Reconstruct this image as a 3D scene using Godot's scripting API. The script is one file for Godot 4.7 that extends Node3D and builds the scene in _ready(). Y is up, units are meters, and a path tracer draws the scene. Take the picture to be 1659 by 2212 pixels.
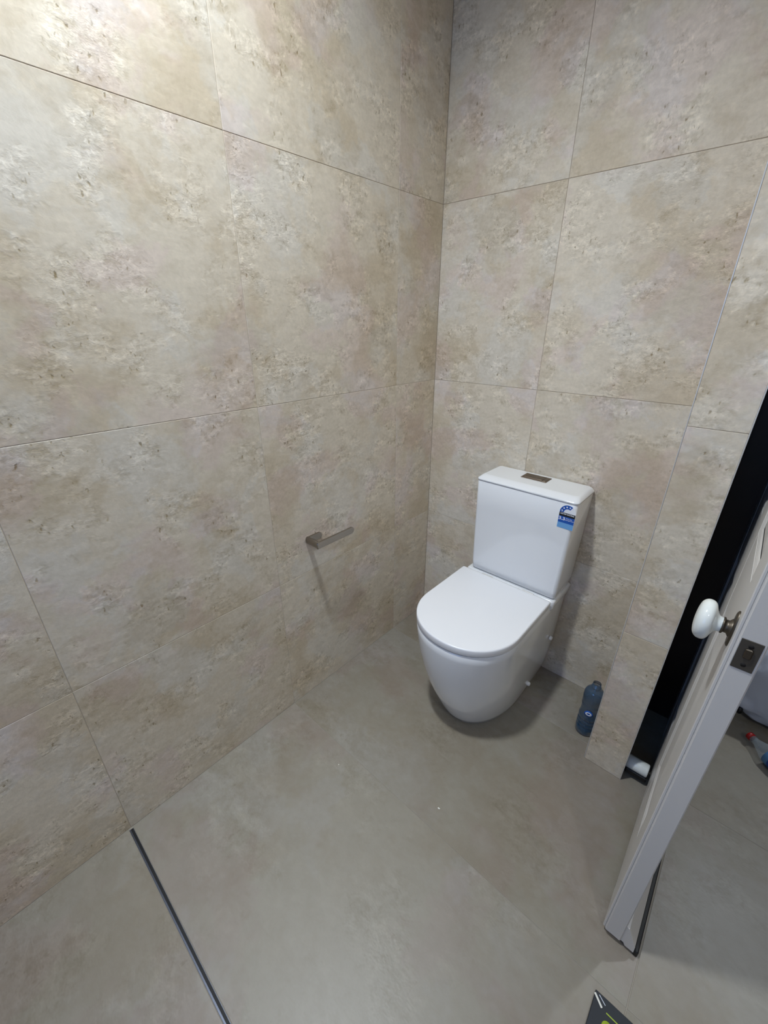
extends Node3D
# A tiled bathroom corner with a toilet, a door folded back against a short wall.
# Left wall is the plane x = 0, back wall the plane z = 0, floor y = 0.

var M := {}
var taken := {}

# ---------------------------------------------------------------- set-up
func _ready() -> void:
	setup_camera()
	setup_light()
	make_materials()
	build_room()
	build_toilet()
	build_paper_holder()
	build_door()
	build_bottle()
	build_beyond_door()
	build_floor_bits()

func setup_camera() -> void:
	var cam := Camera3D.new()
	cam.name = "camera"
	cam.fov = 102.29
	cam.near = 0.02
	cam.far = 40.0
	cam.position = Vector3(1.0489, 1.3755, 1.4782)
	cam.rotation_order = EULER_ORDER_YXZ
	cam.rotation_degrees = Vector3(-24.71, 42.0597, 0.0653)
	cam.current = true
	add_child(cam)

func setup_light() -> void:
	var env := Environment.new()
	env.background_mode = Environment.BG_SKY
	var sky := Sky.new()
	var pm := ProceduralSkyMaterial.new()
	pm.sky_top_color = Color(0.36, 0.52, 0.80)
	pm.sky_horizon_color = Color(0.72, 0.80, 0.90)
	pm.ground_bottom_color = Color(0.30, 0.29, 0.27)
	pm.ground_horizon_color = Color(0.62, 0.66, 0.70)
	pm.sky_energy_multiplier = 1.0
	sky.sky_material = pm
	env.sky = sky
	env.ambient_light_source = Environment.AMBIENT_SOURCE_DISABLED
	env.tonemap_mode = Environment.TONE_MAPPER_LINEAR
	env.tonemap_exposure = 1.28
	env.sdfgi_enabled = true
	env.ssao_enabled = true
	env.ssil_enabled = true
	var we := WorldEnvironment.new()
	we.name = "environment"
	we.environment = env
	add_child(we)
	# daylight that comes in through the window in the wall behind the camera
	var day := AreaLight3D.new()
	day.name = "window_daylight"
	day.area_size = Vector2(1.0, 0.96)
	day.light_color = Color(0.48, 0.69, 1.0)
	day.light_energy = 0.58
	day.area_range = 12.0
	day.shadow_enabled = true
	day.position = Vector3(0.82, 1.55, 2.87)
	add_child(day)

# ---------------------------------------------------------------- helpers
func numbered(called: String) -> String:
	if not taken.has(called):
		taken[called] = 0
		return called
	taken[called] += 1
	return "%s_%03d" % [called, taken[called]]

func thing(called: String, label: String, category: String, at := Vector3.ZERO, group := "") -> Node3D:
	var o := Node3D.new()
	o.name = numbered(called)
	add_child(o)
	o.position = at
	o.set_meta("label", label)
	o.set_meta("category", category)
	if group != "":
		o.set_meta("group", group)
	return o

func obj(called: String, mesh: Mesh, mat: Material, parent: Node = self, at := Vector3.ZERO) -> MeshInstance3D:
	var o := MeshInstance3D.new()
	o.name = numbered(called) if parent == self else called
	o.mesh = mesh
	o.material_override = mat
	o.position = at
	o.cast_shadow = GeometryInstance3D.SHADOW_CASTING_SETTING_ON
	parent.add_child(o, true)
	return o

func tag(o: Node, label: String, category: String, group := "") -> Node:
	o.set_meta("label", label)
	o.set_meta("category", category)
	if group != "":
		o.set_meta("group", group)
	return o

func struct(called: String, mesh: Mesh, mat: Material, at := Vector3.ZERO) -> MeshInstance3D:
	var o := obj(called, mesh, mat, self, at)
	o.set_meta("kind", "structure")
	return o

# triangles with smoothing groups -> a mesh; turned outwards by the sign of the volume when closed
func tris_mesh(v: PackedVector3Array, g: PackedInt32Array, closed := true) -> ArrayMesh:
	var flip := false
	if closed:
		var c := Vector3.ZERO
		for p in v:
			c += p
		c /= maxi(1, v.size())
		var vol := 0.0
		for i in range(0, v.size(), 3):
			vol += (v[i] - c).dot((v[i + 1] - c).cross(v[i + 2] - c))
		flip = vol > 0.0   # clockwise is the front in Godot
	var st := SurfaceTool.new()
	st.begin(Mesh.PRIMITIVE_TRIANGLES)
	for i in range(0, v.size(), 3):
		st.set_smooth_group(g[i / 3])
		st.add_vertex(v[i])
		if flip:
			st.add_vertex(v[i + 2])
			st.add_vertex(v[i + 1])
		else:
			st.add_vertex(v[i + 1])
			st.add_vertex(v[i + 2])
	st.generate_normals()
	return st.commit()

# rings: array of PackedVector3Array of equal size
func loft(rings: Array, cap_a := true, cap_b := true, ring_closed := true) -> ArrayMesh:
	var v := PackedVector3Array()
	var g := PackedInt32Array()
	var n: int = rings[0].size()
	var last: int = n if ring_closed else n - 1
	for r in rings.size() - 1:
		var a: PackedVector3Array = rings[r]
		var b: PackedVector3Array = rings[r + 1]
		for i in last:
			var j := (i + 1) % n
			v.append_array([a[i], b[i], b[j], a[i], b[j], a[j]])
			g.append_array([0, 0])
	for e in 2:
		if (e == 0 and cap_a) or (e == 1 and cap_b):
			var q: PackedVector3Array = rings[0] if e == 0 else rings[rings.size() - 1]
			var c := Vector3.ZERO
			for p in q:
				c += p
			c /= n
			for i in n:
				var j := (i + 1) % n
				if e == 0:
					v.append_array([c, q[i], q[j]])
				else:
					v.append_array([c, q[j], q[i]])
				g.append(1 + e)
	return tris_mesh(v, g, cap_a and cap_b)

# box with chamfered edges, from corner a to corner b
func cbox(a: Vector3, b: Vector3, ch := 0.002) -> ArrayMesh:
	var c := minf(ch, minf(b.x - a.x, minf(b.y - a.y, b.z - a.z)) * 0.45)
	var rings := []
	for k in [[a.y, c], [a.y + c, 0.0], [b.y - c, 0.0], [b.y, c]]:
		var y: float = k[0]
		var i: float = k[1]
		var q := PackedVector3Array()
		var x0 := a.x + i
		var x1 := b.x - i
		var z0 := a.z + i
		var z1 := b.z - i
		q.append_array([Vector3(x0 + c, y, z0), Vector3(x1 - c, y, z0), Vector3(x1, y, z0 + c), Vector3(x1, y, z1 - c),
			Vector3(x1 - c, y, z1), Vector3(x0 + c, y, z1), Vector3(x0, y, z1 - c), Vector3(x0, y, z0 + c)])
		rings.append(q)
	var m := loft(rings)
	return flat(m)

# flat shading of a mesh
func flat(m: ArrayMesh) -> ArrayMesh:
	var s := m.surface_get_arrays(0)
	var p: PackedVector3Array = s[Mesh.ARRAY_VERTEX]
	var st := SurfaceTool.new()
	st.begin(Mesh.PRIMITIVE_TRIANGLES)
	st.set_smooth_group(-1)
	var ix = s[Mesh.ARRAY_INDEX]
	if ix == null or ix.size() == 0:
		for q in p:
			st.add_vertex(q)
	else:
		for k in ix:
			st.add_vertex(p[k])
	st.generate_normals()
	return st.commit()

# lathe about an axis: profile of Vector2(radius, along)
func lathe(profile: Array, axis: Vector3, n := 32) -> ArrayMesh:
	var up := axis.normalized()
	var s := up.cross(Vector3(0.31, 0.27, 0.91)).normalized()
	var t := up.cross(s)
	var rings := []
	for p in profile:
		var q := PackedVector3Array()
		for i in n:
			var a := TAU * i / n
			q.append(up * p.y + (s * cos(a) + t * sin(a)) * maxf(p.x, 0.00005))
		rings.append(q)
	return loft(rings)

# more points on a profile, along a smooth curve through the given ones
func smooth_profile(p: Array, k := 3) -> Array:
	var out := []
	for i in p.size() - 1:
		var a: Vector2 = p[maxi(i - 1, 0)]
		var d: Vector2 = p[mini(i + 2, p.size() - 1)]
		for j in k:
			out.append(p[i].cubic_interpolate(p[i + 1], a, d, j / float(k)))
	out.append(p[p.size() - 1])
	return out

# rounded rectangle ring at height y, corner radii for back and front
func rrect(x0: float, x1: float, z0: float, z1: float, y: float, rb: float, rf: float, seg := 6) -> PackedVector3Array:
	var q := PackedVector3Array()
	var corners := [[x1 - rf, z1 - rf, rf, 0.0], [x0 + rf, z1 - rf, rf, PI / 2], [x0 + rb, z0 + rb, rb, PI], [x1 - rb, z0 + rb, rb, 3 * PI / 2]]
	for c in corners:
		for i in seg + 1:
			var a: float = c[3] + PI / 2 * i / seg
			q.append(Vector3(c[0] + cos(a) * c[2], y, c[1] + sin(a) * c[2]))
	return q

# D shaped outline: straight back at zb, straight sides to zs, rounded front to zf
func dring(cx: float, hw: float, zb: float, zs: float, zf: float, y: float, p := 2.25, rc := 0.012) -> PackedVector3Array:
	var q := PackedVector3Array()
	var nf := 44
	for i in nf + 1:
		var t := PI * i / nf
		var c := cos(t)
		var s := sin(t)
		q.append(Vector3(cx + hw * signf(c) * pow(absf(c), 2.0 / p), y, zs + (zf - zs) * pow(absf(s), 2.0 / p)))
	for i in range(1, 7):
		q.append(Vector3(cx - hw, y, lerpf(zs, zb + rc, i / 7.0)))
	for i in 5:
		var a := PI + PI / 2 * i / 4.0
		q.append(Vector3(cx - hw + rc + cos(a) * rc, y, zb + rc + sin(a) * rc))
	for i in range(1, 8):
		q.append(Vector3(lerpf(cx - hw + rc, cx + hw - rc, i / 8.0), y, zb))
	for i in 5:
		var a := 3 * PI / 2 + PI / 2 * i / 4.0
		q.append(Vector3(cx + hw - rc + cos(a) * rc, y, zb + rc + sin(a) * rc))
	for i in range(1, 7):
		q.append(Vector3(cx + hw, y, lerpf(zb + rc, zs, i / 7.0)))
	return q

# round bar along a path
func tube(path: Array, r: float, n := 12) -> ArrayMesh:
	var rings := []
	for i in path.size():
		var d: Vector3 = (path[mini(i + 1, path.size() - 1)] - path[maxi(i - 1, 0)]).normalized()
		var s := d.cross(Vector3(0.013, 1, 0.021)).normalized()
		var t := d.cross(s)
		var q := PackedVector3Array()
		for k in n:
			var a := TAU * k / n
			q.append(path[i] + (s * cos(a) + t * sin(a)) * r)
		rings.append(q)
	return loft(rings)

# flat outline in the xy plane, extruded to depth d towards +z
func plate(outline: PackedVector2Array, d: float) -> ArrayMesh:
	var a := PackedVector3Array()
	var b := PackedVector3Array()
	for p in outline:
		a.append(Vector3(p.x, p.y, 0))
		b.append(Vector3(p.x, p.y, d))
	return flat(loft([a, b]))

# ---------------------------------------------------------------- materials
func mat(color: Color, rough := 0.5, metal := 0.0) -> StandardMaterial3D:
	var m := StandardMaterial3D.new()
	m.albedo_color = color
	m.roughness = rough
	m.metallic = metal
	return m

func noise_bytes(w: int, h: int, sx: int, sy: int, freq: float, seed_: int, kind := 0, octaves := 4, warp := 0.0) -> PackedByteArray:
	# picture of noise, stretched by whole factors, 8 bit
	var f := FastNoiseLite.new()
	f.seed = seed_
	f.frequency = freq
	f.noise_type = FastNoiseLite.TYPE_SIMPLEX_SMOOTH
	f.fractal_type = FastNoiseLite.FRACTAL_FBM
	if kind == 1:
		f.fractal_type = FastNoiseLite.FRACTAL_RIDGED
	if kind == 2:
		f.noise_type = FastNoiseLite.TYPE_CELLULAR
		f.cellular_return_type = FastNoiseLite.RETURN_DISTANCE
		f.fractal_type = FastNoiseLite.FRACTAL_NONE
		f.cellular_jitter = 1.0
	f.fractal_octaves = octaves
	f.fractal_gain = 0.62 if octaves >= 4 else 0.5
	if warp > 0.0:
		f.domain_warp_enabled = true
		f.domain_warp_amplitude = warp
		f.domain_warp_frequency = freq * 1.6
		f.domain_warp_fractal_octaves = 3
	var im := f.get_image(w / sx, h / sy, false, false, kind != 2)
	im.convert(Image.FORMAT_L8)
	if sx > 1 or sy > 1:
		im.resize(w, h, Image.INTERPOLATE_CUBIC)
	return im.get_data()

# limestone look tile print: returns [albedo, normal]. One cell of the picture is one tile.
func stone(w: int, h: int, seed_: int, ca: Color, cb: Color, cpink: Color, cgrey: Color, amount: float, pits: float, cells: int) -> Array:
	var big := noise_bytes(w, h, 4, 4, 0.013, seed_, 0, 5, 26.0)         # broad patches
	var pink := noise_bytes(w, h, 4, 4, 0.014, seed_ + 7, 0, 4, 24.0)
	var grey := noise_bytes(w, h, 4, 4, 0.015, seed_ + 13, 0, 5, 24.0)
	var crust := noise_bytes(w, h, 2, 1, 0.038, seed_ + 21, 0, 6, 30.0)   # mottles drawn out sideways
	var flake := noise_bytes(w, h, 2, 1, 0.046, seed_ + 29, 0, 4, 34.0)   # flakes with a crisp outline
	var vein := noise_bytes(w, h, 2, 1, 0.013, seed_ + 33, 1, 3, 30.0)
	var fine := noise_bytes(w, h, 1, 1, 0.085, seed_ + 41, 0, 5, 8.0)
	var pit := noise_bytes(w, h, 1, 2, 0.10, seed_ + 55, 0, 2, 6.0)
	var where := noise_bytes(w, h, 4, 4, 0.027, seed_ + 61, 0, 4, 16.0)   # where the surface is rough
	var out := PackedByteArray()
	out.resize(w * h * 3)
	var hei := PackedByteArray()
	hei.resize(w * h)
	var rng := RandomNumberGenerator.new()
	rng.seed = seed_
	var tint := PackedFloat32Array()
	for i in cells * cells:
		tint.append(rng.randf_range(-3.0, 3.0))
	var cs := w / cells
	var n := w * h
	var rr := ca.r * 255.0
	var rg := ca.g * 255.0
	var rb := ca.b * 255.0
	var br := cb.r * 255.0 - rr
	var bg := cb.g * 255.0 - rg
	var bb := cb.b * 255.0 - rb
	var pr := cpink.r * 255.0 - rr
	var pg := cpink.g * 255.0 - rg
	var pb := cpink.b * 255.0 - rb
	var gr := cgrey.r * 255.0 - rr
	var gg := cgrey.g * 255.0 - rg
	var gb := cgrey.b * 255.0 - rb
	# lookups instead of sums in the loop
	var s_big := PackedFloat32Array()
	var s_pink := PackedFloat32Array()
	var s_grey := PackedFloat32Array()
	var s_where := PackedFloat32Array()
	var s_vein := PackedFloat32Array()
	var s_flake := PackedFloat32Array()
	var s_pit := PackedFloat32Array()
	for i in 256:
		var t := i / 255.0
		s_big.append(smoothstep(0.40, 0.78, t) * 0.85)
		s_pink.append(smoothstep(0.50, 0.72, t) * 0.7)
		s_grey.append(smoothstep(0.50, 0.70, t) * 0.8)
		s_where.append(smoothstep(0.38, 0.70, t))
		s_vein.append(smoothstep(0.86, 0.985, t) * 8.0 * amount)
		s_flake.append((smoothstep(0.56, 0.60, t) * 6.0 - smoothstep(0.44, 0.40, t) * 7.0) * amount)
		s_pit.append((smoothstep(0.785, 0.84, t) - 0.30 * smoothstep(0.26, 0.18, t)) * pits)
	for i in n:
		var rough: float = s_where[where[i]]
		var b: float = s_big[big[i]]
		var p: float = s_pink[pink[i]]
		var g: float = s_grey[grey[i]]
		var c: float = (crust[i] - 128) * (0.070 + 0.115 * rough) * amount
		var fi: float = (fine[i] - 128) * (0.050 + 0.085 * rough) * amount
		var f2: float = s_flake[flake[i]] * (0.25 + 0.9 * rough)
		var v: float = s_vein[vein[i]] * (0.3 + rough)
		var k: float = c + fi + f2 + v + tint[(i / w) / cs * cells + (i % w) / cs]
		var hgt: float = 150.0 + c * 2.0 + fi * 2.2 + f2 * 1.6 + v * 2.0
		var d: float = s_pit[pit[i]]
		if d != 0.0 and rough > 0.3:
			d *= (rough - 0.3) * 1.3
			k -= 52.0 * d
			hgt -= 90.0 * d
		var o := i * 3
		out[o] = clampi(int(rr + b * br + p * pr + g * gr + k), 0, 255)
		out[o + 1] = clampi(int(rg + b * bg + p * pg + g * gg + k * (1.08 if k < 0.0 else 0.97)), 0, 255)
		out[o + 2] = clampi(int(rb + b * bb + p * pb + g * gb + k * (1.25 if k < 0.0 else 0.9)), 0, 255)
		hei[i] = clampi(int(hgt), 0, 255)
	var im := Image.create_from_data(w, h, false, Image.FORMAT_RGB8, out)
	var hm := Image.create_from_data(w, h, false, Image.FORMAT_L8, hei)
	hm.convert(Image.FORMAT_RGBA8)
	hm.bump_map_to_normal_map(2.5)
	return [ImageTexture.create_from_image(im), ImageTexture.create_from_image(hm)]

func make_materials() -> void:
	var wall := stone(2048, 2048, 5, Color(0.842, 0.797, 0.720), Color(0.782, 0.722, 0.622), Color(0.842, 0.778, 0.728), Color(0.842, 0.812, 0.758), 1.0, 1.0, 4)
	M.wall = mat(Color(1, 1, 1), 0.5)
	M.wall.albedo_texture = wall[0]
	M.wall.normal_enabled = true
	M.wall.normal_texture = wall[1]
	M.wall.normal_scale = 0.5
	var fl := stone(1024, 1024, 91, Color(0.560, 0.535, 0.482), Color(0.534, 0.498, 0.436), Color(0.562, 0.521, 0.478), Color(0.574, 0.553, 0.512), 0.36, 0.15, 2)
	M.floor = mat(Color(1, 1, 1), 0.42)
	M.floor.albedo_texture = fl[0]
	M.floor.normal_enabled = true
	M.floor.normal_texture = fl[1]
	M.floor.normal_scale = 0.25
	M.floor_grout = mat(Color(0.60, 0.572, 0.52), 0.9)
	M.grout = mat(Color(0.76, 0.71, 0.645), 0.9)
	M.far_tile = mat(Color(0.66, 0.60, 0.53), 0.5)
	M.paint = mat(Color(0.86, 0.86, 0.85), 0.6)
	M.hall_paint = mat(Color(0.70, 0.72, 0.76), 0.6)
	M.trim_metal = mat(Color(0.84, 0.83, 0.81), 0.36, 0.35)
	M.dark_brown = mat(Color(0.16, 0.10, 0.065), 0.45)
	M.ceramic = mat(Color(0.915, 0.92, 0.925), 0.09)
	M.ceramic.clearcoat_enabled = true
	M.ceramic.clearcoat = 0.5
	M.ceramic.clearcoat_roughness = 0.04
	M.seat_plastic = mat(Color(0.925, 0.925, 0.93), 0.28)
	M.rubber = mat(Color(0.03, 0.03, 0.035), 0.55)
	M.bronze = mat(Color(0.47, 0.42, 0.37), 0.32, 1.0)
	M.nickel = mat(Color(0.60, 0.57, 0.53), 0.33, 1.0)
	M.steel = mat(Color(0.40, 0.42, 0.47), 0.38, 1.0)
	M.slot = mat(Color(0.03, 0.03, 0.04), 0.6)
	M.door_white = mat(Color(0.82, 0.805, 0.785), 0.36)
	M.porcelain = mat(Color(0.88, 0.89, 0.87), 0.12)
	M.old_metal = mat(Color(0.40, 0.37, 0.33), 0.45, 1.0)
	M.plate_metal = mat(Color(0.36, 0.34, 0.31), 0.55, 0.7)
	M.hole = mat(Color(0.05, 0.035, 0.03), 0.8)
	M.label_blue = mat(Color(0.08, 0.33, 0.68), 0.35)
	M.label_light = mat(Color(0.42, 0.64, 0.85), 0.35)
	M.label_black = mat(Color(0.04, 0.045, 0.06), 0.35)
	M.label_white = mat(Color(0.92, 0.93, 0.95), 0.35)
	M.lamp_glow = mat(Color(1, 1, 1), 0.4)
	M.lamp_glow.emission_enabled = true
	M.lamp_glow.emission = Color(0.938, 0.972, 1.0)
	M.lamp_glow.emission_energy_multiplier = 4.0
	M.glass = mat(Color(0.85, 0.92, 0.95, 0.08), 0.03)
	M.glass.transparency = BaseMaterial3D.TRANSPARENCY_ALPHA
	M.pet_blue = mat(Color(0.09, 0.31, 0.45, 0.36), 0.04)
	M.pet_blue.transparency = BaseMaterial3D.TRANSPARENCY_ALPHA
	M.pet_clear = mat(Color(0.75, 0.80, 0.82, 0.25), 0.08)
	M.pet_clear.transparency = BaseMaterial3D.TRANSPARENCY_ALPHA
	M.red = mat(Color(0.62, 0.06, 0.05), 0.4)
	M.sack = mat(Color(0.80, 0.82, 0.86), 0.5)
	M.carton = mat(Color(0.10, 0.12, 0.15), 0.55)
	M.carton_print = mat(Color(0.62, 0.70, 0.20), 0.55)
	M.crumb = mat(Color(0.88, 0.87, 0.83), 0.9)

# ---------------------------------------------------------------- the room
# a tile: face w x h in the xy plane looking to +z, small chamfer, its own window of the print
func tile_mesh(w: float, h: float, cell: int, cells: int, flip: int, u0 := 0.0, v0 := 0.0, span := 0.6, tilt := 0.0) -> ArrayMesh:
	var c := 0.0006
	var d := 0.006
	var st := SurfaceTool.new()
	st.begin(Mesh.PRIMITIVE_TRIANGLES)
	var cw := 1.0 / cells
	var ox := (cell % cells) * cw
	var oy := (cell / cells) * cw
	var to_uv := func(p: Vector3) -> Vector2:
		var u: float = (u0 + p.x + w / 2) / span
		var v: float = (v0 + h / 2 - p.y) / span
		if flip & 1:
			u = 1.0 - u
		if flip & 2:
			v = 1.0 - v
		if flip & 4:
			var t := u
			u = v
			v = t
		return Vector2(ox + cw * (0.01 + 0.98 * u), oy + cw * (0.01 + 0.98 * v))
	var a := w / 2
	var b := h / 2
	var f := [Vector3(-a + c, -b + c, 0), Vector3(a - c, -b + c, 0), Vector3(a - c, b - c, 0), Vector3(-a + c, b - c, 0)]
	var e := [Vector3(-a, -b, -c), Vector3(a, -b, -c), Vector3(a, b, -c), Vector3(-a, b, -c)]
	var k := [Vector3(-a, -b, -d), Vector3(a, -b, -d), Vector3(a, b, -d), Vector3(-a, b, -d)]
	var quads := [[f[0], f[3], f[2], f[1]]]
	for i in 4:
		var j := (i + 1) % 4
		quads.append([e[i], f[i], f[j], e[j]])
		quads.append([k[i], e[i], e[j], k[j]])
	quads.append([k[0], k[1], k[2], k[3]])
	st.set_smooth_group(-1)
	for q in quads:
		for t in [0, 1, 2, 0, 2, 3]:
			st.set_uv(to_uv.call(q[t]))
			st.add_vertex(q[t])
	st.generate_normals()
	st.generate_tangents()
	return st.commit()

func lay(parent: Node3D, mesh: ArrayMesh, material: Material, basis: Basis, at: Vector3) -> void:
	var o := obj("tile", mesh, material, parent)
	o.transform = Transform3D(basis, at - parent.position)

const ROWS := [0.0, 0.5575, 1.1585, 1.758, 2.358, 2.7]
const JOINT := 0.0013

func build_room() -> void:
	var rng := RandomNumberGenerator.new()
	rng.seed = 11
	# --- left wall
	var wl := struct("wall_left", cbox(Vector3(-0.12, -0.1, -0.12), Vector3(-0.0010, 2.7, 3.0), 0.001), M.grout)
	var colz := [0.0, 0.2454, 0.8454, 1.4453, 2.0453, 2.6453, 2.9]
	var by := Basis(Vector3.UP, PI / 2)
	for r in ROWS.size() - 1:
		for c in colz.size() - 1:
			var h: float = ROWS[r + 1] - ROWS[r] - JOINT
			var w: float = colz[c + 1] - colz[c] - JOINT
			var m := tile_mesh(w, h, (r * 5 + c * 3 + 1) % 16, 4, rng.randi() % 4, 0.0 if c else 0.35, 0.0)
			lay(wl, m, M.wall, by, Vector3(0, (ROWS[r] + ROWS[r + 1]) / 2, (colz[c] + colz[c + 1]) / 2))
	# --- back wall of the toilet bay
	var wb := struct("wall_back", cbox(Vector3(-0.0015, -0.1, -0.12), Vector3(1.047, 2.7, -0.0015), 0.001), M.grout)
	var colx := [0.0, 0.4423, 0.931]
	for r in ROWS.size() - 1:
		for c in colx.size() - 1:
			var h: float = ROWS[r + 1] - ROWS[r] - JOINT
			var w: float = colx[c + 1] - colx[c] - JOINT
			var m := tile_mesh(w, h, (r * 3 + c * 7 + 6) % 16, 4, rng.randi() % 4)
			lay(wb, m, M.wall, Basis.IDENTITY, Vector3((colx[c] + colx[c + 1]) / 2, (ROWS[r] + ROWS[r + 1]) / 2, 0))
	# --- short wall to the right of the toilet
	var wn := struct("wall_nib", cbox(Vector3(0.9325, -0.1, -0.0015), Vector3(1.043, 2.7, 0.3055), 0.001), M.grout)
	for r in ROWS.size() - 1:
		var h: float = ROWS[r + 1] - ROWS[r] - JOINT
		var m := tile_mesh(0.1115, h, (r * 5 + 3) % 16, 4, rng.randi() % 2, rng.randf() * 0.45)
		lay(wn, m, M.wall, Basis.IDENTITY, Vector3(0.989, (ROWS[r] + ROWS[r + 1]) / 2, 0.307))
		var m2 := tile_mesh(0.302, h, (r * 5 + 9) % 16, 4, rng.randi() % 2, rng.randf() * 0.25)
		lay(wn, m2, M.wall, Basis(Vector3.UP, -PI / 2), Vector3(0.931, (ROWS[r] + ROWS[r + 1]) / 2, 0.153))
	# metal edge profiles on the two near corners of the short wall
	struct("trim_1", cbox(Vector3(0.9306, 0.0, 0.3050), Vector3(0.9330, 2.7, 0.3075), 0.0006), M.trim_metal)
	struct("trim_2", cbox(Vector3(1.0448, 0.0, 0.3035), Vector3(1.0472, 2.7, 0.3078), 0.0006), M.trim_metal)
	# thin dark brown lining on the side of the short wall that the door lies against
	struct("trim_3", cbox(Vector3(1.0432, 0.0, -0.1), Vector3(1.0462, 2.7, 0.3010), 0.0006), M.dark_brown)
	# --- wall with the doorway, and the hinge post
	var wd := struct("wall_doorway", cbox(Vector3(1.047, 2.08, -0.17), Vector3(2.4, 2.7, -0.07), 0.001), M.far_tile)
	obj("pier", cbox(Vector3(1.99, 0.0, -0.17), Vector3(2.4, 2.08, -0.07), 0.001), M.far_tile, wd)
	struct("trim_4", cbox(Vector3(1.0465, 0.0, -0.17), Vector3(1.158, 2.08, -0.066), 0.002), M.dark_brown)
	# --- walls out of view
	struct("wall_right", cbox(Vector3(2.4, -0.1, -1.7), Vector3(2.52, 2.7, 3.0), 0.001), M.far_tile)
	var wf := struct("wall_front", cbox(Vector3(-0.0015, -0.1, 2.9), Vector3(0.27, 2.7, 3.02), 0.001), M.far_tile)
	obj("pier", cbox(Vector3(1.37, -0.1, 2.9), Vector3(2.4, 2.7, 3.02), 0.001), M.far_tile, wf)
	obj("sill_wall", cbox(Vector3(0.27, -0.1, 2.9), Vector3(1.37, 1.02, 3.02), 0.001), M.far_tile, wf)
	obj("lintel", cbox(Vector3(0.27, 2.08, 2.9), Vector3(1.37, 2.7, 3.02), 0.001), M.far_tile, wf)
	var win := Node3D.new()
	win.name = "window_1"
	win.set_meta("kind", "structure")
	add_child(win)
	for f in [[0.27, 0.32, 1.02, 2.08], [1.32, 1.37, 1.02, 2.08], [0.32, 1.32, 1.02, 1.07], [0.32, 1.32, 2.03, 2.08], [0.80, 0.84, 1.07, 2.03]]:
		obj("window_frame", cbox(Vector3(f[0], f[2], 2.93), Vector3(f[1], f[3], 2.98), 0.003), M.paint, win)
	for f in [[0.32, 0.80], [0.84, 1.32]]:
		obj("pane", cbox(Vector3(f[0], 1.07, 2.953), Vector3(f[1], 2.03, 2.957), 0.0005), M.glass, win)
	struct("wall_hall", cbox(Vector3(0.9, -0.1, -1.82), Vector3(2.52, 2.7, -1.7), 0.001), M.hall_paint)
	struct("wall_hall_side", cbox(Vector3(0.9, -0.1, -1.7), Vector3(1.0, 2.7, -0.121), 0.001), M.hall_paint)
	struct("ceiling", cbox(Vector3(-0.12, 2.7, -1.82), Vector3(2.52, 2.8, 3.02), 0.001), M.paint)
	# --- floor
	var fl := struct("floor", cbox(Vector3(-0.0014, -0.1, -1.7), Vector3(2.4, -0.0007, 2.9), 0.0003), M.floor_grout)
	var fz := [-1.554, -0.954, -0.354, 0.2456, 0.8456, 1.4403, 1.4523, 2.0523, 2.6523, 2.9]
	var bf := Basis(Vector3.RIGHT, -PI / 2)
	for r in fz.size() - 1:
		if r == 5:
			continue
		for c in 2:
			var x0 := 0.001 + 1.2 * c
			var x1 := 1.2 * (c + 1) - 0.001
			if fz[r + 1] < 0.0:
				x0 = maxf(x0, 1.001)
			var h: float = fz[r + 1] - fz[r] - JOINT
			var m := tile_mesh(x1 - x0, h, (r * 3 + c) % 4, 2, (r + c) % 4, 0.0, 0.0, 1.22)
			lay(fl, m, M.floor, bf, Vector3((x0 + x1) / 2, 0, (fz[r] + fz[r + 1]) / 2))
	# --- slot drain let into the floor
	var dr := thing("slot_drain", "thin metal slot drain running across the floor from the left wall", "drain", Vector3(0.006, 0, 1.4463))
	obj("channel", cbox(Vector3(0, -0.0015, -0.0048), Vector3(1.19, 0.0, 0.0048), 0.0003), M.slot, dr)
	obj("edge_strip", cbox(Vector3(0, -0.0012, -0.0055), Vector3(1.19, 0.0008, -0.0042), 0.0002), M.steel, dr)
	obj("edge_strip", cbox(Vector3(0, -0.0012, 0.0012), Vector3(1.19, 0.0010, 0.0055), 0.0004), M.steel, dr)
	# --- recessed downlights
	downlight(Vector3(0.39, 2.7, 1.14), 3.3, "round recessed downlight in the ceiling close to the left wall")
	downlight(Vector3(1.75, 2.7, -0.95), 2.2, "added downlight in the unseen hall ceiling, brightens the floor past the doorway")  # added unseen lamp, lifts the floor right of the door
	downlight(Vector3(1.88, 2.7, 1.90), 1.35, "round recessed downlight in the ceiling right of the open door")

func downlight(at: Vector3, energy: float, label: String) -> void:
	var t := thing("downlight", label, "downlight", at, "ceiling downlights")
	obj("ring", lathe([Vector2(0.060, -0.0005), Vector2(0.080, -0.0005), Vector2(0.080, -0.004), Vector2(0.076, -0.007), Vector2(0.062, -0.006), Vector2(0.060, -0.0005)], Vector3.UP), M.paint, t)
	obj("lens", lathe([Vector2(0.0, -0.0008), Vector2(0.061, -0.0008), Vector2(0.061, -0.003), Vector2(0.0, -0.003)], Vector3.UP), M.lamp_glow, t)
	var l := SpotLight3D.new()   # recessed lamp: a wide cone with a soft rim
	l.name = "lamp_light"
	l.light_color = Color(0.938, 0.972, 1.0)
	l.light_energy = energy
	l.light_size = 0.07
	l.spot_angle = 72.0
	l.spot_angle_attenuation = 1.0
	l.spot_range = 12.0
	l.spot_attenuation = 2.0
	l.shadow_enabled = true
	l.rotation_degrees = Vector3(-90, 0, 0)
	l.position = Vector3(0, -0.012, 0)
	t.add_child(l)

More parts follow.
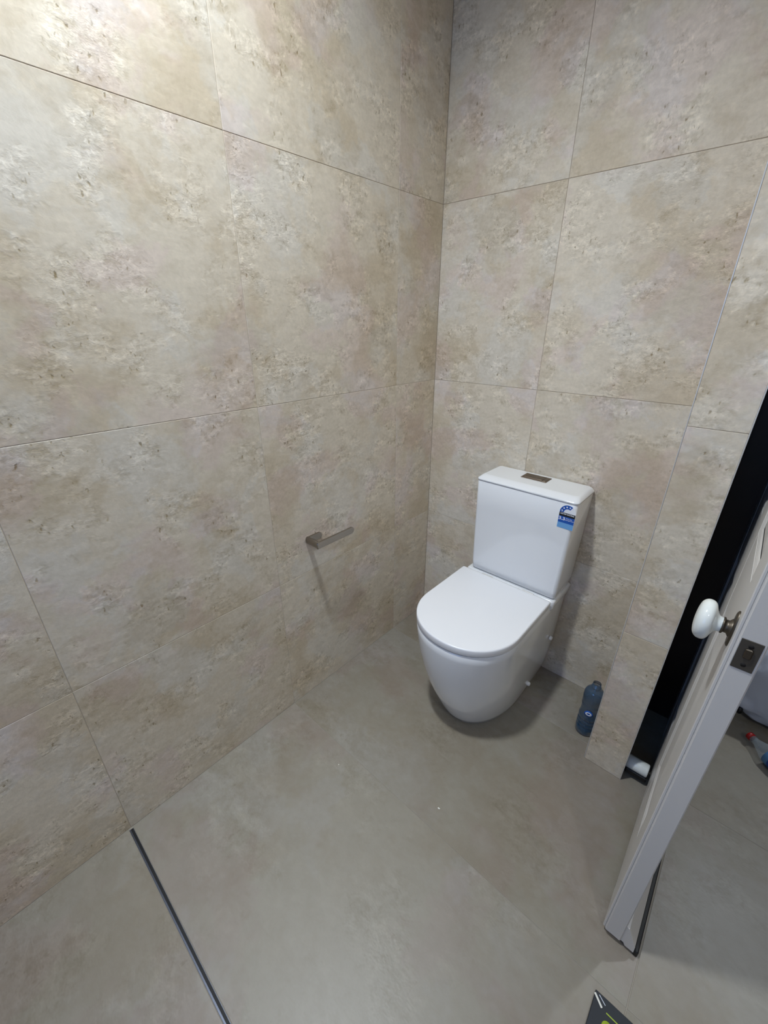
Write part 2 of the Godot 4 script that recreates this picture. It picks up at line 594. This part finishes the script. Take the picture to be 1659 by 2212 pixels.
# ---------------------------------------------------------------- toilet
func build_toilet() -> void:
	var cx := 0.0
	var t := thing("toilet", "white back-to-wall toilet with closed lid and square cistern against the beige wall", "toilet", Vector3(0.51, 0, 0))
	# pan
	var rings := []
	for k in [[0.0, 0.138, 0.470, 0.240], [0.004, 0.142, 0.478, 0.240], [0.03, 0.147, 0.493, 0.25], [0.08, 0.155, 0.518, 0.28], [0.14, 0.163, 0.545, 0.32], [0.20, 0.169, 0.567, 0.35], [0.27, 0.174, 0.586, 0.38], [0.34, 0.178, 0.599, 0.405], [0.40, 0.180, 0.606, 0.42], [0.428, 0.180, 0.607, 0.425], [0.432, 0.177, 0.603, 0.425]]:
		rings.append(dring(-0.009 * smoothstep(0.0, 0.35, k[0]), k[1], 0.002, k[3], k[2], k[0], 2.08))
	var pan := obj("pan", loft(rings), M.ceramic, t)
	# raised platform behind the seat that carries the cistern
	var pl := []
	for k in [[0.395, 0.022], [0.415, 0.008], [0.428, 0.003], [0.453, 0.002], [0.458, 0.004], [0.4605, 0.009]]:
		pl.append(rrect(-0.183 + k[1], 0.183 - k[1], 0.002, 0.173 - k[1], k[0], 0.004, 0.012))
	obj("platform", loft(pl), M.ceramic, t)
	for c in [[0.153, 0.05, 0.179], [0.171, 0.2285, 0.075]]:
		obj("bolt_cap", lathe([Vector2(0.0085, -0.004), Vector2(0.0085, 0.003), Vector2(0.006, 0.006), Vector2(0.0, 0.007)], Vector3(1, 0, 0), 20), M.seat_plastic, pan, Vector3(c[0], c[1], c[2]))
	# seat ring and lid
	var zb := 0.1775
	rings = []
	for k in [[0.4325, 0.172, 0.598], [0.4335, 0.174, 0.600], [0.4375, 0.174, 0.600], [0.4385, 0.172, 0.598]]:
		rings.append(dring(-0.009, k[1], zb, 0.425, k[2], k[0], 2.08))
	obj("seat_ring", loft(rings), M.seat_plastic, t)
	rings = []
	for k in [[0.4390, 0.1800], [0.4398, 0.1818], [0.4420, 0.1828], [0.4590, 0.1828], [0.4620, 0.1820], [0.4637, 0.1803], [0.4642, 0.1780]]:
		rings.append(dring(-0.009, k[1], zb + 0.183 - k[1], 0.425, 0.609 - (0.183 - k[1]), k[0], 2.08, 0.005))
	obj("lid", loft(rings), M.seat_plastic, t)
	for s in [-1, 1]:
		obj("hinge", tube([Vector3(s * 0.085 - 0.022, 0.4600, 0.1745), Vector3(s * 0.085 + 0.022, 0.4600, 0.1745)], 0.0035), M.trim_metal, t)
	# cistern
	rings = []
	for k in [[0.4620, 0.163, 0.150], [0.4640, 0.1680, 0.1580], [0.4700, 0.1708, 0.1620], [0.50, 0.1728, 0.1640], [0.62, 0.1770, 0.1648], [0.74, 0.1800, 0.1654], [0.8385, 0.1825, 0.1658], [0.8415, 0.180, 0.163]]:
		rings.append(rrect(0.007 - k[1], 0.007 + k[1], 0.003, k[2], k[0], 0.008, 0.013))
	var ci := obj("cistern", loft(rings), M.ceramic, t)
	rings = []
	for k in [[0.8422, 0.0025, 0.0025], [0.8432, 0.0, 0.0], [0.8475, 0.0, 0.0], [0.8495, 0.0010, 0.0025], [0.8565, 0.0075, 0.0210], [0.8586, 0.0110, 0.0275], [0.8596, 0.0150, 0.034]]:
		rings.append(rrect(-0.1785 + k[1], 0.1925 - k[1], 0.003 + k[1] * 0.3, 0.1675 - k[2], k[0], 0.010, 0.016))
	var lid := obj("cistern_lid", loft(rings), M.ceramic, t)
	# flush plate
	var fb := obj("flush_plate", cbox(Vector3(-0.0475, 0.8590, 0.025), Vector3(0.0475, 0.8615, 0.080), 0.0008), M.bronze, lid)
	obj("button", cbox(Vector3(-0.0440, 0.8600, 0.0290), Vector3(0.0300, 0.8630, 0.0725), 0.0012), M.bronze, fb)
	obj("button", cbox(Vector3(0.0312, 0.8600, 0.0290), Vector3(0.0440, 0.8628, 0.0760), 0.0012), M.bronze, fb)
	fb.name = "flush_plate"
	water_label(t)

func water_label(t: Node3D) -> void:
	# arched rating label: dial on top, black band, blue panel, pale panel
	var s := Node3D.new()
	s.name = "rating_sticker"
	s.set_meta("label", "blue arched water rating sticker")
	t.add_child(s)
	s.position = Vector3(0.164, 0.7510, 0.1658)
	s.rotation_degrees = Vector3(0.25, 0, -0.5)
	var hw := 0.026
	obj("backing", plate(arch(hw, 0.0845), 0.0004), M.label_white, s)
	obj("pale_panel", plate(rect2(-hw + 0.0004, 0.0004, hw - 0.0004, 0.0200), 0.0006), M.label_light, s)
	obj("blue_panel", plate(rect2(-hw + 0.0004, 0.0200, hw - 0.0004, 0.0430), 0.0006), M.label_blue, s)
	obj("black_band", plate(rect2(-hw + 0.0004, 0.0430, hw - 0.0004, 0.0560), 0.0007), M.label_black, s)
	# blue part of the dial: a ring sector of about four sixths
	var q := PackedVector2Array()
	var c := Vector2(0, 0.0585)
	for i in 21:
		var a := lerpf(PI * 1.03, PI * 0.32, i / 20.0)
		q.append(c + Vector2(cos(a), sin(a)) * 0.0255)
	for i in 21:
		var a := lerpf(PI * 0.32, PI * 1.03, i / 20.0)
		q.append(c + Vector2(cos(a), sin(a)) * 0.0120)
	obj("dial", ring_sector(q), M.label_blue, s)
	for i in 4:
		var a := lerpf(PI * 0.93, PI * 0.41, i / 3.0)
		var st := PackedVector2Array()
		for k in 10:
			var b := TAU * k / 10.0 + PI / 2
			var r := 0.0034 if k % 2 == 0 else 0.0018
			st.append(c + Vector2(cos(a), sin(a)) * 0.0190 + Vector2(cos(b), sin(b)) * r)
		obj("star", plate(st, 0.0009), M.label_white, s)
	lettering("WATER RATING", 0.0062, Vector3(0, 0.0515, 0.0007), M.label_white, s, true)
	lettering("3.3", 0.0150, Vector3(-0.0140, 0.0345, 0.0006), M.label_white, s, true)
	lettering("litres per", 0.0048, Vector3(0.0085, 0.0375, 0.0006), M.label_white, s)
	lettering("average flush", 0.0048, Vector3(0.0105, 0.0322, 0.0006), M.label_white, s)

func ring_sector(q: PackedVector2Array) -> ArrayMesh:
	# first half outer arc, second half inner arc backwards
	var v := PackedVector3Array()
	var g := PackedInt32Array()
	var n := q.size() / 2
	var z := 0.0006
	for i in n - 1:
		var a := Vector3(q[i].x, q[i].y, z)
		var b := Vector3(q[i + 1].x, q[i + 1].y, z)
		var c := Vector3(q[2 * n - 2 - i].x, q[2 * n - 2 - i].y, z)
		var d := Vector3(q[2 * n - 1 - i].x, q[2 * n - 1 - i].y, z)
		v.append_array([a, b, c, a, c, d])
		g.append_array([-1, -1])
		var k := Vector3(0, 0, -0.0003)
		v.append_array([a + k, c + k, b + k, a + k, d + k, c + k])
		g.append_array([-1, -1])
	return tris_mesh(v, g, true)

func arch(hw: float, h: float) -> PackedVector2Array:
	var q := PackedVector2Array([Vector2(-hw, 0), Vector2(hw, 0)])
	for i in 25:
		var a := PI * i / 24.0
		q.append(Vector2(cos(a) * hw, h - hw + sin(a) * hw))
	return q

func rect2(x0: float, y0: float, x1: float, y1: float) -> PackedVector2Array:
	return PackedVector2Array([Vector2(x0, y0), Vector2(x1, y0), Vector2(x1, y1), Vector2(x0, y1)])

func lettering(text: String, height: float, at: Vector3, material: Material, parent: Node3D, bold := false) -> void:
	var f := SystemFont.new()
	f.font_names = PackedStringArray(["Droid Sans"])
	f.font_weight = 700 if bold else 400
	var tm := TextMesh.new()
	tm.text = text
	tm.font = f
	tm.font_size = 48
	tm.pixel_size = height / 48.0
	tm.depth = 0.0006
	tm.curve_step = 2.0
	obj("lettering", tm, material, parent, at)

# ---------------------------------------------------------------- paper holder
func build_paper_holder() -> void:
	var t := thing("toilet_paper_holder", "brushed nickel hook-shaped paper holder without a roll on the left wall", "paper holder", Vector3(0, 0.685, 0))
	var hh := 0.0125
	# wall plate: a flat bar with a round far end, lying on the wall
	obj("wall_plate", bar_round(0.0005, 0.0085, 0.715, 0.655, hh), M.nickel, t)
	# stub that comes out from the wall, thick and rounded
	var rings := []
	for k in [[0.0005, 0.9], [0.002, 1.0], [0.060, 1.0], [0.0645, 0.93], [0.066, 0.8]]:
		var q := PackedVector3Array()
		for i in 24:
			var a := TAU * i / 24
			q.append(Vector3(k[0], sin(a) * (hh + 0.001) * k[1], 0.7155 + cos(a) * 0.0095 * k[1]))
		rings.append(q)
	obj("stub", loft(rings), M.nickel, t)
	# arm: flat bar parallel to the wall with a round free end
	obj("arm", bar_round(0.0575, 0.0655, 0.722, 0.551, hh), M.nickel, t)

# flat bar between x0 and x1, from z0 (square) to z1 (round end), half height hh, edges broken
func bar_round(x0: float, x1: float, z0: float, z1: float, hh: float) -> ArrayMesh:
	var rings := []
	for k in [[x0, 0.0012], [x0 + 0.0012, 0.0], [x1 - 0.0012, 0.0], [x1, 0.0012]]:
		var i: float = k[1]
		var h := hh - i
		var q := PackedVector3Array()
		q.append(Vector3(k[0], -h, z0 - i))
		q.append(Vector3(k[0], h, z0 - i))
		for n in 17:
			var a := PI / 2 - PI * n / 16.0
			q.append(Vector3(k[0], sin(a) * h, z1 + hh - cos(a) * h))
		rings.append(q)
	return flat(loft(rings))

# ---------------------------------------------------------------- door
func build_door() -> void:
	var t := thing("door", "open white painted panelled door with porcelain knob, folded back beside the short wall", "door", Vector3(1.1385, 0, -0.06))
	var x0 := -0.0160
	var x1 := 0.0185
	var z1 := 0.805   # latch edge
	var h0 := 0.016
	var h1 := 2.045
	# core with the white edge, thin face on the side of the short wall
	obj("leaf", cbox(Vector3(x0, h0, 0), Vector3(x1, h1, z1), 0.002), M.door_white, t)
	# stiles and rails standing proud of sunk panels
	var f := obj("face", cbox(Vector3(x0 - 0.001, h0 + 0.002, 0.001), Vector3(x0 + 0.001, h1 - 0.002, z1 - 0.003), 0.0005), M.door_white, t)
	for s in [[0.0, 0.11], [0.35, 0.455], [0.70, z1 - 0.004]]:
		obj("stile", cbox(Vector3(x0 - 0.006, h0 + 0.002, s[0] + 0.001), Vector3(x0 - 0.0005, h1 - 0.002, s[1]), 0.0015), M.door_white, f)
	for y in [[0.02, 0.24], [0.80, 0.98], [1.92, 2.04]]:
		obj("rail", cbox(Vector3(x0 - 0.0055, y[0], 0.111), Vector3(x0 - 0.0005, y[1], 0.6995), 0.0015), M.door_white, f)
	for p in [[0.112, 0.348], [0.457, 0.698]]:
		for y in [[0.242, 0.798], [0.982, 1.918]]:
			obj("panel_moulding", moulding(x0 - 0.0005, y[0], y[1], p[0], p[1]), M.door_white, f)
	# latch plate in the edge
	var lp := obj("latch_plate", cbox(Vector3(-0.0128, 0.8825, z1 - 0.001), Vector3(0.0142, 0.938, z1 + 0.0012), 0.0004), M.plate_metal, t)
	obj("latch_tongue", cbox(Vector3(-0.004, 0.906, z1 + 0.0005), Vector3(0.006, 0.924, z1 + 0.0045), 0.0015), M.old_metal, lp)
	for y in [0.8925, 0.928]:
		obj("screw_hole", lathe([Vector2(0.0, 0.0), Vector2(0.0034, 0.0), Vector2(0.0034, 0.0016), Vector2(0.0, 0.0016)], Vector3.BACK, 16), M.hole, lp, Vector3(0.001, y, z1))
	# knob
	var kn := Node3D.new()
	kn.name = "knob_set"
	t.add_child(kn)
	kn.position = Vector3(x0 - 0.006, 0.921, 0.760)
	var rose := obj("rose", lathe_oval(0.019, 0.034, 0.0035), M.old_metal, kn)
	rose.set_meta("label", "tarnished oval metal rose")
	obj("collar", lathe([Vector2(0.0150, 0.002), Vector2(0.0150, 0.005), Vector2(0.011, 0.008), Vector2(0.011, 0.012), Vector2(0.0140, 0.0135), Vector2(0.0140, 0.016), Vector2(0.0, 0.016)], Vector3.LEFT, 28), M.old_metal, kn)
	var knob := obj("knob", lathe(smooth_profile([Vector2(0.0125, 0.0135), Vector2(0.0125, 0.014), Vector2(0.0128, 0.019), Vector2(0.0150, 0.0225), Vector2(0.0215, 0.0262), Vector2(0.0290, 0.0290), Vector2(0.0335, 0.0330), Vector2(0.0350, 0.0385), Vector2(0.0335, 0.0440), Vector2(0.0280, 0.0490), Vector2(0.0185, 0.0515), Vector2(0.0085, 0.0525), Vector2(0.0, 0.0528)]), Vector3.LEFT, 48), M.porcelain, kn)
	knob.set_meta("label", "white porcelain knob")
	# weather bar along the foot of the far face, with a black rubber seal
	var a := PackedVector3Array()
	var b := PackedVector3Array()
	for p in [Vector2(x1, 0.020), Vector2(x1, 0.085), Vector2(x1 + 0.006, 0.083), Vector2(x1 + 0.028, 0.034), Vector2(x1 + 0.029, 0.012), Vector2(x1 + 0.010, 0.012), Vector2(x1 + 0.006, 0.020)]:
		a.append(Vector3(p.x, p.y, 0.01))
		b.append(Vector3(p.x, p.y, z1 - 0.002))
	obj("weather_bar", flat(loft([a, b])), M.door_white, t)
	obj("rubber_seal", cbox(Vector3(x1 + 0.0285, 0.001, 0.01), Vector3(x1 + 0.0385, 0.020, z1 - 0.003), 0.002), M.rubber, t)
	# buffer that keeps the door off the short wall
	var ds := thing("door_stop", "white cylindrical door stop low down between short wall and door", "door stop", Vector3(1.0462, 0.052, 0.262))
	obj("barrel", lathe([Vector2(0.0, 0.0), Vector2(0.020, 0.0), Vector2(0.0215, 0.002), Vector2(0.0215, 0.0580), Vector2(0.019, 0.0615), Vector2(0.0, 0.0622)], Vector3.RIGHT, 28), M.porcelain, ds)
	obj("black_foot", cbox(Vector3(0.002, -0.036, -0.006), Vector3(0.0640, -0.016, 0.019), 0.003), M.rubber, ds)  # plain black block below the barrel

func moulding(x: float, y0: float, y1: float, z0: float, z1: float) -> ArrayMesh:
	# raised field panel: border bead and sloped field
	var rings := []
	for k in [[0.0, 0.0005], [-0.0045, 0.001], [-0.005, 0.006], [-0.003, 0.012], [-0.0005, 0.016], [-0.0005, 0.022], [-0.004, 0.060], [-0.0045, 0.064]]:
		var i: float = k[1]
		rings.append(PackedVector3Array([Vector3(x + k[0], y0 + i, z0 + i), Vector3(x + k[0], y1 - i, z0 + i), Vector3(x + k[0], y1 - i, z1 - i), Vector3(x + k[0], y0 + i, z1 - i)]))
	return flat(loft(rings))

func lathe_oval(rz: float, ry: float, d: float) -> ArrayMesh:
	var rings := []
	for k in [[0.0, 1.0], [d * 0.5, 1.0], [d, 0.88]]:
		var q := PackedVector3Array()
		for i in 32:
			var a := TAU * i / 32
			q.append(Vector3(-k[0], sin(a) * ry * k[1], cos(a) * rz * k[1]))
		rings.append(q)
	return loft(rings)

# ---------------------------------------------------------------- loose things
func build_bottle() -> void:
	var t := thing("water_bottle", "empty uncapped blue plastic water bottle standing between toilet and short wall", "bottle", Vector3(0.894, 0, 0.195))
	var pr := [Vector2(0.0, 0.004), Vector2(0.020, 0.001), Vector2(0.029, 0.001), Vector2(0.0325, 0.006), Vector2(0.0325, 0.028)]
	for i in 3:
		var y := 0.032 + i * 0.017
		pr.append_array([Vector2(0.0325, y), Vector2(0.0288, y + 0.004), Vector2(0.0288, y + 0.006), Vector2(0.0325, y + 0.010)])
	pr.append_array([Vector2(0.0328, 0.086), Vector2(0.0310, 0.092), Vector2(0.0300, 0.100), Vector2(0.0300, 0.124), Vector2(0.0312, 0.131), Vector2(0.0328, 0.137), Vector2(0.0305, 0.143), Vector2(0.0328, 0.149), Vector2(0.0328, 0.176), Vector2(0.0318, 0.188), Vector2(0.0285, 0.198), Vector2(0.0220, 0.206), Vector2(0.0145, 0.211), Vector2(0.0138, 0.214), Vector2(0.0165, 0.216), Vector2(0.0165, 0.219), Vector2(0.0138, 0.220), Vector2(0.0138, 0.232), Vector2(0.0125, 0.2325)])
	for i in range(pr.size() - 1, -1, -1):   # inner skin, open at the mouth
		if pr[i].y < 0.2322:
			pr.append(Vector2(maxf(pr[i].x - 0.0010, 0.0), pr[i].y + (0.0008 if pr[i].y < 0.01 else 0.0)))
	obj("body", lathe(pr, Vector3.UP, 36), M.pet_blue, t)
	# round emblem moulded and printed on the front
	var e := obj("emblem", lathe([Vector2(0.0, 0.0), Vector2(0.0140, 0.0), Vector2(0.0140, 0.0012), Vector2(0.0, 0.0018)], Vector3.BACK, 24), M.label_blue, t)
	e.transform = Transform3D(Basis(Vector3.UP, deg_to_rad(8)), Vector3(0.004, 0.112, 0.0305))
	var e2 := obj("swirl", lathe([Vector2(0.0050, 0.0010), Vector2(0.0105, 0.0010), Vector2(0.0105, 0.0022), Vector2(0.0050, 0.0022), Vector2(0.0050, 0.0010)], Vector3.BACK, 24), M.label_white, e)
	e2.scale = Vector3(1.0, 0.75, 1.0)

func build_beyond_door() -> void:
	# stuffed white sack on the floor past the door
	var t := thing("plastic_sack", "slumped white plastic sack on the floor beyond the open door", "sack", Vector3(1.550, 0, -0.425))
	var f := FastNoiseLite.new()
	f.seed = 3
	f.frequency = 3.2
	f.fractal_octaves = 3
	var rings := []
	var nr := 26
	var na := 72
	for j in nr + 1:
		var v := j / float(nr)
		var a := lerpf(-PI / 2, PI / 2, v)
		var q := PackedVector3Array()
		for i in na:
			var b := TAU * i / na
			var e := 0.28
			var cx := signf(cos(b)) * pow(absf(cos(b)), e)
			var cz := signf(sin(b)) * pow(absf(sin(b)), e)
			var ca := pow(maxf(cos(a), 0.0), 0.40)
			var sa := signf(sin(a)) * pow(absf(sin(a)), 0.62)
			var p := Vector3(cx * ca * 0.31, 0.17 + sa * 0.168, cz * ca * 0.21)
			var fold := sin(p.y * 78.0 + f.get_noise_3d(p.x * 1.5, p.y, p.z * 1.5) * 6.0) * 0.010 * ca
			var wob := f.get_noise_3d(p.x * 2.0 + 4.0, p.y * 2.0, p.z * 2.0) * 0.018 * ca
			var d := Vector3(cx, 0, cz).normalized() * (fold + wob)
			q.append(Vector3(p.x + d.x, maxf(p.y + wob * 0.3, 0.001), p.z + d.z))
		rings.append(q)
	obj("bag", loft(rings), M.sack, t)
	var d := obj("printed_dot", lathe([Vector2(0.0, 0.0), Vector2(0.010, 0.0), Vector2(0.010, 0.012), Vector2(0.0, 0.013)], Vector3(-0.25, 0, 1), 20), M.label_black, t, Vector3(-0.244, 0.060, 0.196))
	d.scale = Vector3(0.9, 1.25, 1)
	# bottle lying in front of the sack
	var b := thing("clear_bottle", "clear plastic bottle with red cap and blue label lying beside the sack", "bottle", Vector3(1.345, 0.033, -0.150))
	b.rotation_degrees = Vector3(0, -42, 0)
	obj("body", lathe([Vector2(0.0, 0.014), Vector2(0.0125, 0.014), Vector2(0.0130, 0.030), Vector2(0.022, 0.050), Vector2(0.031, 0.072), Vector2(0.0325, 0.085), Vector2(0.0325, 0.190), Vector2(0.030, 0.200), Vector2(0.0, 0.202)], Vector3.RIGHT, 32), M.pet_clear, b)
	obj("label", lathe([Vector2(0.0322, 0.080), Vector2(0.0330, 0.080), Vector2(0.0330, 0.150), Vector2(0.0322, 0.150)], Vector3.RIGHT, 32), M.label_light, b)
	obj("label_band", lathe([Vector2(0.0330, 0.098), Vector2(0.0333, 0.098), Vector2(0.0333, 0.116), Vector2(0.0330, 0.116)], Vector3.RIGHT, 32), M.label_blue, b)
	obj("cap", lathe([Vector2(0.0, 0.0), Vector2(0.0135, 0.0), Vector2(0.0140, 0.001), Vector2(0.0140, 0.013), Vector2(0.0, 0.013)], Vector3.RIGHT, 24), M.red, b)

func build_floor_bits() -> void:
	# flat dark printed carton, only its corner is in the picture
	var t := thing("flat_carton", "dark printed cardboard sheet with green marks on the floor near the door", "carton", Vector3(1.140, 0, 0.862))
	obj("sheet", cbox(Vector3(0, 0.001, 0), Vector3(0.34, 0.007, 0.30), 0.001), M.carton, t)
	var p := obj("printed_mark", cbox(Vector3(-0.022, 0.0062, -0.0012), Vector3(0.024, 0.0073, 0.0012), 0.0003), M.carton_print, t, Vector3(0.050, 0, 0.0235))
	p.rotation_degrees = Vector3(0, -2, 0)
	obj("printed_mark", lathe([Vector2(0.0, 0.0062), Vector2(0.011, 0.0062), Vector2(0.011, 0.0073), Vector2(0.0, 0.0073)], Vector3.UP, 20), M.carton_print, t, Vector3(0.036, 0, 0.045))
	var scuff := obj("worn_corner", cbox(Vector3(-0.011, 0.0060, -0.0022), Vector3(0.013, 0.0073, 0.0022), 0.0004), M.crumb, t, Vector3(0.0085, 0, 0.0135))
	scuff.rotation_degrees = Vector3(0, -38, 0)
	var scuff2 := obj("worn_corner", cbox(Vector3(-0.009, 0.0060, -0.0010), Vector3(0.009, 0.0072, 0.0010), 0.0004), M.sack, t, Vector3(0.0160, 0, 0.0085))
	scuff2.rotation_degrees = Vector3(0, -30, 0)
	var s := 0
	for c in [[0.6537, 0.7838, 0.0030], [0.318, 0.898, 0.0016]]:
		var pts := []
		var rng := RandomNumberGenerator.new()
		rng.seed = 40 + s
		s += 1
		var rings := []
		for k in [[0.0, 0.7], [0.5, 1.0], [0.9, 0.5]]:
			var q := PackedVector3Array()
			for i in 9:
				var a := TAU * i / 9
				var r: float = c[2] * k[1] * rng.randf_range(0.7, 1.2)
				q.append(Vector3(cos(a) * r * 1.3, k[0] * c[2], sin(a) * r))
			rings.append(q)
		tag(obj("plaster_crumb", flat(loft(rings)), M.crumb, self, Vector3(c[0], 0.0002, c[1])), ["white plaster crumb on the bare floor in front of the toilet", "tiny white plaster crumb on the floor near the left wall"][s - 1], "crumb", "crumbs on the floor")
